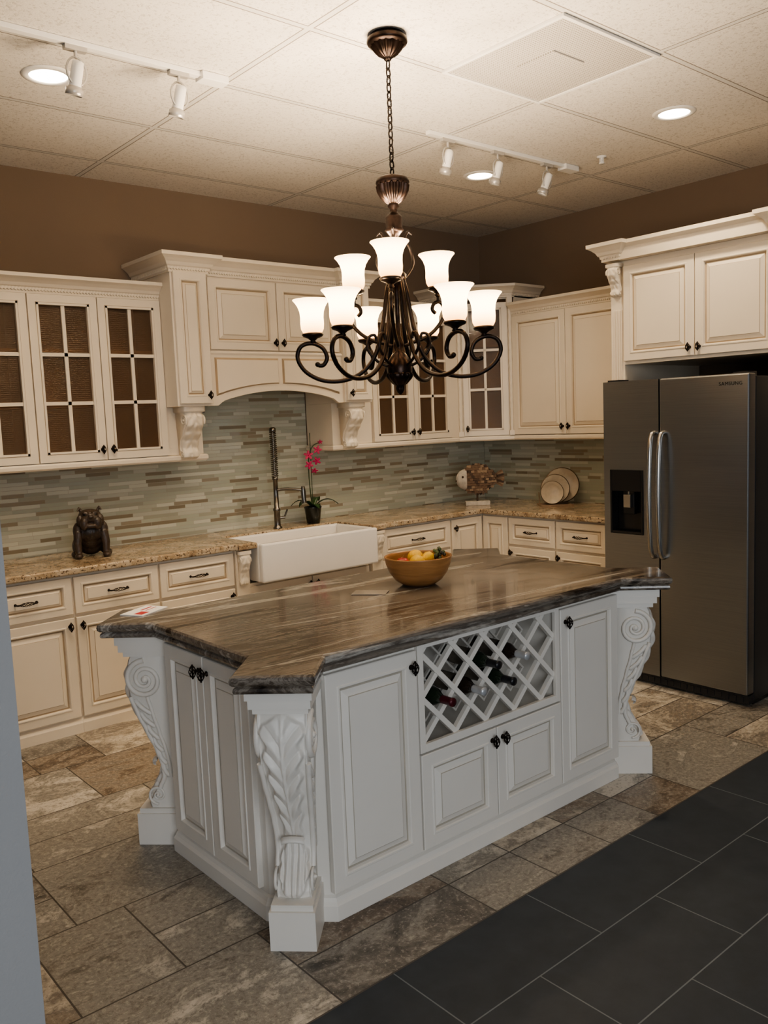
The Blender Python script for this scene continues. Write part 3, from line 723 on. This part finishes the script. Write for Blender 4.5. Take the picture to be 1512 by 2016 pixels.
# ------------------------------------------------------------------ fruit bowl
BOWLM=wood('bamboo_wood',(.26,.125,.045),(.44,.23,.09),5,.3)
bx,by,bz=2.564,2.81,.930
out=[(.045,0),(.075,.004),(.105,.025),(.130,.058),(.145,.095),(.151,.125),(.153,.130),(.148,.132),(.144,.125),(.137,.095),(.122,.060),(.098,.032),(.070,.014),(.02,.010)]
o=MB().lathe(out,48).obj('fruit_bowl',[BOWLM],None,(bx,by,bz)); o['label']='round bamboo wood bowl of fruit on island top'; o['category']='bowl'
def fruit(name,kind,c,r,mat,lab):
    mb=MB()
    if kind=='apple':
        pr=[(.003,-.80*r),(.35*r,-.88*r),(.75*r,-.62*r),(.98*r,0),(.95*r,.35*r),(.70*r,.75*r),(.35*r,.86*r),(.12*r,.78*r),(.003,.68*r)]
        mb.lathe(pr,18); 
    elif kind=='lemon':
        pr=[(.003,-1.25*r),(.2*r,-1.15*r),(.35*r,-.98*r),(.8*r,-.55*r),(.95*r,0),(.8*r,.55*r),(.35*r,.98*r),(.2*r,1.15*r),(.003,1.25*r)]
        mb.lathe(pr,16,0,Matrix.Rotation(1.3,4,'Y'))
    else:
        mb.ell((0,0,0),(r,r,r*.95),18,12)
    o=mb.obj(name,[mat],None,c); o['label']=lab; o['category']='fruit'; o['group']='fruit in the wooden bowl'
    if kind=='apple': MB().tube([(0,0,.68*r),(.003,0,.95*r),(.008,0,1.15*r)],.0018,6).obj('stem',[BOWLM],o)
RED=pm('apple_skin',(.40,.03,.02),.25,noise=.4,nscale=20); ORG=pm('orange_peel',(.78,.30,.03),.4,bump=.3,bscale=400); YEL=pm('lemon_peel',(.82,.50,.05),.35,bump=.3,bscale=300); GRN=pm('grape_skin',(.10,.13,.045),.25,noise=.3,nscale=50); DGR=pm('dark_grape_skin',(.05,.05,.03),.25)
fw=lambda rr,th:(bx+rr*math.cos(th),by+rr*math.sin(th))
for th,k in((.3,0),(2.4,1),(4.5,2)):
    X,Y=fw(.050,th); fruit('orange','o',(X,Y,bz+.050),.034,ORG,'orange resting in wooden bowl')
rt=Vector((.7604,-.6485)); fd_=Vector((.6417,.7592))
def bp(a,b): return (bx+rt.x*a+fd_.x*b,by+rt.y*a+fd_.y*b)
for nm,kd,a,b,z,rr,m,l in (('apple','apple',-.070,-.015,.098,.032,RED,'red apple in wooden bowl'),('orange','o',-.005,-.045,.107,.036,YEL,'yellow orange on top of fruit bowl'),('lemon','lemon',.045,.0,.120,.029,YEL,'yellow lemon on top of fruit bowl'),('orange','o',-.010,.045,.115,.037,YEL,'yellow orange in wooden bowl')):
    X,Y=bp(a,b); fruit(nm,kd,(X,Y,bz+z),rr,m,l)
mb=MB()
for i in range(22):
    a=.095+random.uniform(-.022,.025); b=.03+random.uniform(-.03,.03); X,Y=bp(a,b)
    mb.ell((X,Y,bz+.127+random.uniform(-.014,.026)),(.008,.008,.009),8,6,random.choice((0,1,1)))
mb.tube([(*bp(.08,.0),bz+.14),(*bp(.09,.02),bz+.16),(*bp(.10,.02),bz+.165)],.002,6,0)
o=mb.obj('grape_bunch',[GRN,DGR]); o['label']='bunch of green and dark grapes in bowl'; o['category']='fruit'; o['kind']='stuff'

PAPER=pm('paper',(.8,.8,.78),.6); REDP=pm('red_print',(.5,.05,.05),.6); CARD=pm('glossy_clear_card',(.30,.27,.235),.08)
mb=MB(); mb.box(-.085,.085,-.055,.055,0,.004); mb.box(-.07,-.02,-.04,.0,.004,.0044,1); mb.box(.0,.07,.01,.02,.004,.0044,1); mb.box(.0,.07,-.01,-.005,.004,.0044,1)
o=mb.obj('flyer',[PAPER,REDP],None,(1.47,3.29,.9305),(0,0,.5)); o['label']='white and red printed flyer lying on island top'; o['category']='flyer'
o=MB().box(-.075,.075,-.045,.045,0,.003).obj('card',[CARD],None,(2.30,2.835,.9305),(0,0,-.9),bevel=.001); o['label']='glossy plastic card lying on island top'; o['category']='card'

# ------------------------------------------------------------------ chandelier
CX,CY=2.430,2.735
r=root('chandelier','bronze two-tier chandelier with nine lit frosted bell shades','chandelier',(CX,CY,3.22))
Zc=lambda z:z-3.22
mb=MB(); mb.lathe([(.003,Zc(3.118)),(.012,Zc(3.120)),(.016,Zc(3.128)),(.022,Zc(3.133)),(.038,Zc(3.142)),(.056,Zc(3.162)),(.066,Zc(3.178))],64,0,None,16,.07); mb.lathe([(.066,Zc(3.178)),(.079,Zc(3.182)),(.084,Zc(3.190)),(.082,Zc(3.204)),(.070,Zc(3.210)),(.068,Zc(3.219))],40)
mb.obj('canopy',[BRZ2],r)
mb=MB(); z=3.118; i=0
while z>2.668:
    pts=[]
    for k in range(16):
        a=2*pi*k/16; xx=.0095*math.cos(a); zz=.019*math.sin(a)
        pts.append((xx,0,Zc(z-.015)+zz) if i%2 else (0,xx,Zc(z-.015)+zz))
    mb.tube(pts,.0030,6,0,None,True); z-=.030;i+=1
mb.tube([(.010*math.cos(k*.9),.010*math.sin(k*.9),Zc(3.11-.44*k/60)) for k in range(61)],.0012,4)
mb.obj('chain',[BRZ],r)
mb=MB()
mb.lathe([(.004,Zc(2.672)),(.014,Zc(2.668)),(.050,Zc(2.664)),(.066,Zc(2.655)),(.070,Zc(2.640)),(.064,Zc(2.630))],36)
mb.lathe([(.064,Zc(2.630)),(.060,Zc(2.605)),(.048,Zc(2.580)),(.030,Zc(2.562)),(.020,Zc(2.556))],96,0,None,16,.10)
mb.lathe([(.020,Zc(2.556)),(.024,Zc(2.545)),(.014,Zc(2.535)),(.018,Zc(2.52)),(.030,Zc(2.51)),(.036,Zc(2.50)),(.034,Zc(2.46)),(.040,Zc(2.45)),(.030,Zc(2.44)),(.014,Zc(2.42)),(.012,Zc(2.30)),(.028,Zc(2.285)),(.045,Zc(2.27)),(.040,Zc(2.25)),(.020,Zc(2.225)),(.010,Zc(2.20)),(.010,Zc(2.02)),(.018,Zc(2.0)),(.022,Zc(1.98)),(.014,Zc(1.955)),(.030,Zc(1.945)),(.045,Zc(1.92)),(.055,Zc(1.89)),(.052,Zc(1.865))],36)
mb.lathe([(.052,Zc(1.865)),(.056,Zc(1.855)),(.048,Zc(1.84)),(.030,Zc(1.82)),(.016,Zc(1.812)),(.018,Zc(1.80)),(.012,Zc(1.785)),(.003,Zc(1.775))],48,0,None,12,.06)
mb.obj('stem',[BRZ2],r)
def shade_mesh():
    mb=MB(); o=[(.028,0),(.040,.004),(.047,.018),(.049,.04),(.048,.065),(.050,.088),(.057,.108),(.067,.124),(.078,.136),(.077,.138),(.065,.127),(.055,.110),(.048,.088),(.046,.065),(.047,.04),(.044,.020),(.037,.008),(.028,.004)]
    mb.lathe(o,32,cap=False); return mb.mesh('lamp_shade',[SHADE])
SH=shade_mesh()
def cup(mb,rr,z):
    mb.lathe([(.006,z-.040),(.014,z-.034),(.010,z-.026),(.020,z-.018),(.040,z-.010),(.046,z-.002),(.040,z+.004),(.030,z+.004)],24,0,Matrix.Translation((rr,0,0)))
def lower_arm():
    mb=MB(); rr=.358
    p=[(.022,0,Zc(2.26)),(.040,0,Zc(2.19)),(.055,0,Zc(2.10)),(.075,0,Zc(2.00)),(.11,0,Zc(1.91)),(.17,0,Zc(1.85)),(.25,0,Zc(1.825)),(.33,0,Zc(1.832)),(.395,0,Zc(1.87)),(.425,0,Zc(1.925)),(.410,0,Zc(1.972)),(.365,0,Zc(1.985)),(.320,0,Zc(1.965)),(.303,0,Zc(1.925)),(.318,0,Zc(1.895)),(.340,0,Zc(1.893))]
    mb.tube(catmull(p,6),.0092,10); mb.ell((.343,0,Zc(1.897)),(.011,.010,.011),10,7)
    mb.tube(catmull([(.04,0,Zc(1.875)),(.09,0,Zc(1.90)),(.13,0,Zc(1.95)),(.125,0,Zc(2.0)),(.10,0,Zc(2.01)),(.092,0,Zc(1.985))],6),.0060,8)
    cup(mb,rr,Zc(2.022)); return mb.mesh('arm',[BRZ])
def upper_arm():
    mb=MB(); rr=.205
    p=[(.03,0,Zc(1.97)),(.07,0,Zc(1.985)),(.12,0,Zc(2.0)),(.18,0,Zc(2.035)),(.225,0,Zc(2.085)),(.235,0,Zc(2.13)),(.215,0,Zc(2.158)),(.185,0,Zc(2.150)),(.175,0,Zc(2.125)),(.190,0,Zc(2.11))]
    mb.tube(catmull(p,6),.0080,10); mb.tube([(.205,0,Zc(2.155)),(.205,0,Zc(2.20))],.006,8)
    p=[(.015,0,Zc(2.24)),(.05,0,Zc(2.26)),(.085,0,Zc(2.31)),(.075,0,Zc(2.37)),(.05,0,Zc(2.41)),(.065,0,Zc(2.44)),(.085,0,Zc(2.43))]
    mb.tube(catmull(p,6),[.006]*30+[.005,.0045,.004,.0035,.003,.0025,.002],8)
    cup(mb,rr,Zc(2.218)); return mb.mesh('arm',[BRZ])
LA,UA=lower_arm(),upper_arm()
base=math.atan2(-.6485,.7604)
WARM=(1.,.78,.54)
def lamp(kind,name,loc,energy,color,par=None,**k):
    L=bpy.data.lights.new(name,kind); L.energy=energy; L.color=color
    for a,b in k.items(): setattr(L,a,b)
    o=bpy.data.objects.new(name,L); COL.objects.link(o); o.location=loc
    if par: o.parent=par
    return o
for me,rr,z,dz,angs in((LA,.358,Zc(2.025),.016,(-5,-53,-128,-175,112,66)),(UA,.205,Zc(2.221),.008,(-97,30,152))):
    for a in angs:
        A=base+math.radians(a)
        ar=mkobj('arm',me,r,(0,0,dz),(0,0,A)); mkobj('lamp_shade',SH,ar,(rr,0,z),label='lit frosted cream glass bell shade')
        lamp('POINT','bulb_light',(rr,0,z+.10),28.,WARM,ar,shadow_soft_size=.03)

# ------------------------------------------------------------------ ceiling fixtures
mb=MB(); mb.box(2.885,3.53,2.205,2.852,3.212,3.219,0); mb.box(3.10,3.31,2.42,2.63,3.206,3.212,1)
for (a,b,c_,d) in((2.868,3.547,2.188,2.206),(2.868,3.547,2.850,2.868),(2.868,2.886,2.206,2.85),(3.529,3.547,2.206,2.85)): mb.box(a,b,c_,d,3.208,3.219,2)
o=mb.obj('air_vent',[PERF,PERF,WHT]); o['label']='square perforated white ceiling air vent'; o['category']='vent'
for (x,y) in((1.474,3.883),(4.285,2.563),(4.266,3.943)):
    r=root('recessed_light','round lit recessed ceiling light with white trim ring','light',(x,y,3.22),0,'recessed ceiling lights')
    MB().lathe([(.080,-.001),(.082,-.008),(.105,-.008),(.112,-.001)],40,cap=False).obj('trim_ring',[WHT],r)
    MB().lathe([(.001,-.003),(.080,-.003),(.080,-.001)],40).obj('lamp_lens',[EMI],r)
    l=lamp('SPOT','recessed_spot',(0,0,-.02),56,(1.,.80,.57),r,shadow_soft_size=.06,spot_size=2.4,spot_blend=.8)
def track(xa,xb,box_at,label,heads):
    r=root('track_light',label,'track light',((xa+xb)/2,3.49,3.22))
    mb=MB(); mb.box(xa-(xa+xb)/2,xb-(xa+xb)/2,-.017,.017,-.022,-.001); mb.obj('rail',[WHT],r,bevel=.002)
    c=(xa+xb)/2
    MB().box(box_at-c-.10,box_at-c+.03,-.035,.035,-.034,-.001).obj('power_feed',[WHT],r,bevel=.003)
    for (x,ty,tx_) in heads:
        hd=mkobj('lamp_head',None,r,(x-c,0,-.022)); 
        mb=MB(); mb.box(-.045,.045,-.014,.014,-.018,0); mb.tube([(0,0,-.018),(0,0,-.045)],.007,8)
        pts=[(.040*math.cos(k*2*pi/24),0,-.095+.054*math.sin(k*2*pi/24)) for k in range(24)]; mb.tube(pts,.0042,6,0,None,True)
        mb.obj('bracket',[SILV],hd)
        mb=MB(); M=Matrix.Translation((0,0,-.10))@Matrix.Rotation(ty,4,'X')@Matrix.Rotation(tx_,4,'Y')
        mb.lathe([(.012,.045),(.022,.040),(.024,.02),(.024,-.05)],24,0,M,cap=False); mb.lathe([(.024,-.05),(.0265,-.052),(.0265,-.057),(.034,-.060),(.034,-.085),(.031,-.086),(.029,-.07)],24,2,M,cap=False); mb.lathe([(.001,-.068),(.029,-.068)],20,1,M,cap=False)
        mb.obj('lamp_body',[WHT,EMI2,SILV],hd)
        l=lamp('SPOT','track_spot',tuple(M@Vector((0,0,-.095))),20,(1.,.80,.58),hd,shadow_soft_size=.025,spot_size=1.3,spot_blend=.7)
        l.rotation_euler=(ty,tx_,0)
track(.3,2.12,2.09,'white ceiling track with spotlight heads',[(1.44,.30,.1),(1.89,.30,.12)])
track(3.37,4.66,4.63,'white ceiling track with three spotlight heads',[(3.52,.25,.10),(3.93,.25,.15),(4.38,.30,.25)])
mb=MB(); mb.lathe([(.03,-.001),(.028,-.008),(.010,-.010),(.008,-.03),(.018,-.04),(.018,-.044),(.002,-.044)],20)
for k in range(4): mb.obox((.014*math.cos(k*pi/2),.014*math.sin(k*pi/2),-.008),(.014*math.cos(k*pi/2),.014*math.sin(k*pi/2),-.042),.003,.003,0)
o=mb.obj('sprinkler',[WHT],None,(4.61,3.25,3.22)); o['label']='small ceiling fire sprinkler head'; o['category']='sprinkler'

# ------------------------------------------------------------------ faucet
FAU=pm('gunmetal_nickel',(.20,.18,.155),.25,metal=1.)
r=root('faucet','tall brushed nickel spring pull-down kitchen faucet','faucet',(3.312,5.09,.935))
mb=MB(); mb.lathe([(.032,0),(.032,.008),(.024,.014),(.022,.03),(.022,.12),(.026,.125),(.026,.14),(.018,.145),(.016,.34),(.020,.345),(.020,.36),(.010,.365)],24); mb.obj('body',[FAU],r)
mb=MB(); n=230; pts=[(.022*math.cos(i*.62),.022*math.sin(i*.62),.36+.32*i/n) for i in range(n+1)]; mb.tube(pts,.0042,5); mb.tube([(0,0,.36),(0,0,.69)],.007,10)
mb.lathe([(.019,.675),(.024,.68),(.024,.705),(.012,.712)],16); mb.obj('spring',[FAU],r)
mb=MB(); mb.tube(catmull([(0,0,.27),(.05,-.04,.275),(.11,-.09,.27),(.15,-.12,.262)],5),.011,10)
mb.tube([(.15,-.12,.29),(.15,-.12,.26),(.152,-.122,.19),(.153,-.124,.17)],[.012,.018,.017,.021],14); mb.obj('spray_head',[FAU],r)
mb=MB(); mb.tube([(0,0,.07),(.050,-.025,.075)],.011,10); mb.tube([(.045,-.020,.07),(.065,-.035,.13)],.006,8); mb.obj('handle',[FAU],r)

# ------------------------------------------------------------------ orchid
LEAF=pm('orchid_leaf',(.03,.07,.02),.35,noise=.3); POT=pm('black_ceramic',(.015,.017,.013),.15); STM=pm('orchid_stem',(.05,.07,.025),.5); PET=pm('pink_petal',(.52,.035,.12),.5,noise=.3,nscale=40)
r=root('potted_orchid','pink orchid in small black pot on granite counter','potted plant',(3.631,5.10,.935))
MB().lathe([(.042,0),(.048,.005),(.062,.11),(.066,.12),(.062,.125),(.056,.118),(.05,.10),(.002,.10)],28).obj('pot',[POT],r)
mb=MB(); pts=catmull([(0,0,.10),(-.012,0,.2),(-.02,0,.35),(-.015,0,.47),(.015,-.01,.56),(.06,-.03,.585)],6); mb.tube(pts,.0042,6); mb.tube([(.005,.005,.1),(.006,.003,.66)],.003,6); mb.obj('stem',[STM],r)
for th,L,lift in((2.4,.16,.05),(-.5,.19,.05),(-1.8,.12,.03),(.6,.14,.06),(-2.9,.15,.05)):
    rings=[]
    for i in range(11):
        a=i/10; w_=.030*math.sin(pi*min(1,a*.95+.05))**.7; x=L*a; z=.11+lift*math.sin(pi*a*.75)*1.4-.03*a*a
        rings.append([(x,-w_,z+.006),(x,0,z),(x,w_,z+.006),(x,0,z+.002)])
    MB().loft(rings,0).obj('leaf',[LEAF],r,(0,0,0),(0,0,th))
for k,(fx,fy,fz,sc) in enumerate(((-.03,-.02,.50,.9),(.045,-.03,.535,.8),(-.035,-.03,.43,.8),(.035,-.03,.455,.8),(.065,-.04,.59,.5),(.01,-.03,.385,.7))):
    mb=MB()
    for p in range(5):
        a=p*2*pi/5+.3*k; Mx=Matrix.Rotation(a,4,'Y'); mb.ell((0,0,.019),(.010,.0035,.018),10,7,0,Mx)
    mb.ell((0,-.006,0),(.005,.008,.006),8,6)
    mb.obj('flower',[PET],r,(fx,fy,fz),(.2*k-.3,0,-.6)).scale=(sc*1.1,)*3

# ------------------------------------------------------------------ bulldog figurine
DOG=pm('bronze_resin',(.055,.038,.027),.36,noise=.35,nscale=25,bump=.3,bscale=90)
mb=MB()
E=lambda c,rr,M=None: mb.ell(c,rr,20,14,0,M)
E((0,.050,.060),(.074,.065,.058))
E((0,.012,.105),(.070,.060,.072))
E((0,-.020,.128),(.080,.052,.055))
E((0,-.022,.175),(.062,.050,.036))
E((0,-.040,.212),(.064,.050,.034))       # flat wide skull
E((0,-.084,.200),(.050,.028,.022))       # broad muzzle
for s in(-1,1):
    E((s*.036,-.090,.176),(.024,.024,.034))   # heavy jowls
    E((s*.056,-.060,.190),(.020,.020,.030))
    mb.tube([(s*.044,-.030,.232),(s*.056,-.034,.252),(s*.066,-.046,.238)],[.011,.009,.004],10)  # folded rose ears
    E((s*.026,-.082,.229),(.018,.012,.009))
    E((s*.068,-.030,.135),(.030,.034,.046))
    mb.tube([(s*.068,-.042,.13),(s*.078,-.056,.075),(s*.074,-.060,.022)],[.028,.023,.019],12)
    E((s*.076,-.076,.014),(.023,.029,.014))
    E((s*.074,.044,.050),(.030,.052,.046))
    E((s*.094,-.002,.016),(.020,.038,.016))
E((0,-.103,.164),(.030,.014,.012))
E((0,-.110,.210),(.014,.008,.009))
E((0,-.094,.222),(.024,.008,.006))
E((0,.112,.03),(.012,.02,.012))
o=mb.obj('bulldog_figurine',[DOG],None,(1.925,4.98,.9355),(0,0,-.30)); o['label']='dark bronze seated bulldog figurine on granite counter'; o['category']='figurine'
o.scale=(1.02,1.08,1.16)
m=o.modifiers.new('remesh','REMESH'); m.mode='VOXEL'; m.voxel_size=.0032; m.use_smooth_shade=True
m=o.modifiers.new('smooth','SMOOTH'); m.factor=.5; m.iterations=2
mb=MB()
for s in(-1,1): mb.ell((s*.028,-.090,.220),(.007,.005,.005),10,6)
mb.obj('eyes',[BLK],o)

# ------------------------------------------------------------------ wooden fish
W1=wood('driftwood_light',(.24,.16,.10),(.34,.24,.15),8,.7); W2=wood('driftwood_mid',(.12,.070,.040),(.20,.125,.075),8,.7); W3=wood('driftwood_dark',(.045,.028,.02),(.10,.058,.034),8,.7); WW=pm('whitewash',(.50,.45,.38),.7,noise=.2,nscale=30)
r=root('fish_sculpture','driftwood chip fish sculpture on white block stand','sculpture',(5.13,4.87,.9355),base)
mb=MB(); mb.box(-.10,.10,-.04,.04,0,.035); mb.obj('stand',[WW],r,bevel=.003)
MB().tube([(0,0,.03),(0,0,.10)],.008,8).obj('post',[W3],r)
mb=MB(); cz=.215
mb.ell((.0,0,cz),(.150,.035,.118),24,14,2)
for i in range(-5,6):
    for j in range(-6,7):
        x=-.00+i*.026+(.013 if j%2 else 0); z=j*.021
        q=(x/.150)**2+(z/.120)**2
        if q<.96 and x>-.085:
            for sy in(-1,1):
                y=sy*(.035*math.sqrt(max(0,1-q*.9))+.002)
                M=Matrix.Translation((x,y,cz+z))@Matrix.Rotation(random.uniform(-.15,.15),4,'Y')@Matrix.Rotation(sy*.18,4,'Z')
                mb.box(-.0165,.0165,-.004,.004,-.0098,.0098,random.choice((0,1,1,2,1)),M)
mb.obj('body',[W1,W2,W3],r)
mb=MB(); rings=[]
for i in range(13):
    a=i/12; x=-.085-.085*a; h=.088*math.sqrt(max(.02,1-(a*.98)**2)); w_=.040*math.sqrt(max(.03,1-a**2))
    rings.append([(x,w_*math.cos(2*pi*j/20),cz+h*math.sin(2*pi*j/20)) for j in range(20)])
mb.loft(rings,0)
mb.ell((-.118,-.034,cz+.022),(.010,.006,.010),12,8,1); mb.ell((-.118,.034,cz+.022),(.010,.006,.010),12,8,1); mb.ell((-.168,0,cz-.010),(.010,.016,.006),10,6,1)
mb.obj('head',[WW,W3],r,label='whitewashed fish head')
mb=MB()
for k in range(-4,5):
    a=k*.14; mb.obox((.12,0,cz+k*.003),(.125+.100*math.cos(a),0,cz+.100*math.sin(a)*1.2),.020,.012,abs(k)%3)
mb.obj('tail',[W1,W2,W3],r)
mb=MB()
for k in range(8):
    x=-.08+k*.022; z=cz+.108*math.sqrt(max(0,1-(x/.15)**2)); mb.obox((x,0,z-.005),(x+.014,0,z+.022-abs(k-3)*.003),.022,.008,k%3)
for k in range(4):
    x=-.02+k*.02; mb.obox((x,0,cz-.105),(x+.014,0,cz-.130),.020,.008,k%3)
mb.obj('fin',[W1,W2,W3],r)

# ------------------------------------------------------------------ plates on rack
PLM=pm('beige_stoneware',(.47,.40,.30),.35,noise=.08,nscale=30); PLR=pm('brown_plate_rim',(.14,.095,.055),.4,noise=.2)
cxp,cyp=5.40,4.28
r=root('plate_rack','small wooden plate rack on granite counter','plate rack',(cxp,cyp,.9355),base)
mb=MB(); mb.box(-.13,.13,-.075,-.063,0,.014); mb.box(-.13,.13,.085,.10,0,.014)
for k in range(5): mb.tube([(-.11+k*.055,.092,.014),(-.11+k*.055,.11,.10)],.004,8)
for k in(-1,1): mb.box(k*.12-.006,k*.12+.006,-.075,.10,.0,.010)
mb.obj('frame',[W1],r)
def plate(rad,a,b,label,deep=.012):
    pr=[(.001,0),(rad*.6,0),(rad*.66,deep*.4),(rad*.96,deep)]
    pr2=[(rad*.96,deep),(rad*1.003,deep+.003),(rad*.95,deep+.0045)]
    pr3=[(rad*.95,deep+.0045),(rad*.68,deep*.4+.004),(rad*.6,.004),(.001,.004)]
    mb=MB().lathe(pr,44,cap=False); mb.lathe(pr2,44,1,cap=False); mb.lathe(pr3,44,0,cap=False)
    o=mb.obj('plate',[PLM,PLR],None); o['label']=label; o['category']='plate'; o['group']='plates on the rack'
    X=cxp+rt.x*a+fd_.x*b; Y=cyp+rt.y*a+fd_.y*b
    o.rotation_euler=(pi/2-.12,0,base); o.location=(X,Y,.951+rad)
plate(.140,.065,.070,'large round beige stoneware plate standing in rack')
plate(.116,.0,.015,'medium round beige stoneware plate standing in rack')
plate(.092,-.035,-.040,'small round beige stoneware plate standing in rack')

# ------------------------------------------------------------------ lights & world
def area(name,loc,target,size,sy,energy,col):
    l=lamp('AREA',name,loc,energy,col,shape='RECTANGLE',size=size,size_y=sy)
    d=Vector(target)-Vector(loc); l.rotation_euler=d.to_track_quat('-Z','Y').to_euler(); return l
area('daylight',(-1.0,-3.4,1.9),(2.2,2.6,.7),3.2,2.2,130,(.90,.95,1.0))
w=bpy.data.worlds.new('World'); S.world=w; w.use_nodes=True
bg=w.node_tree.nodes['Background']; bg.inputs[0].default_value=(.80,.85,.92,1); bg.inputs[1].default_value=.26
try:
    S.view_settings.view_transform='AgX'; S.view_settings.look='AgX - Medium High Contrast'
except Exception: pass

# ------------------------------------------------------------------ camera
cam=bpy.data.cameras.new('camera'); co=bpy.data.objects.new('camera',cam); COL.objects.link(co)
f_=Vector((.6417,.7592,-.1090)).normalized(); rx=Vector((.7604,-.6485,-.0407)); rx=(rx-f_*rx.dot(f_)).normalized(); up=rx.cross(f_)
co.matrix_world=Matrix(((rx.x,up.x,-f_.x,0),(rx.y,up.y,-f_.y,0),(rx.z,up.z,-f_.z,1.68),(0,0,0,1)))
cam.sensor_width=36; cam.sensor_fit='AUTO'; cam.lens=1687/2016*36; cam.clip_start=.05
S.camera=co
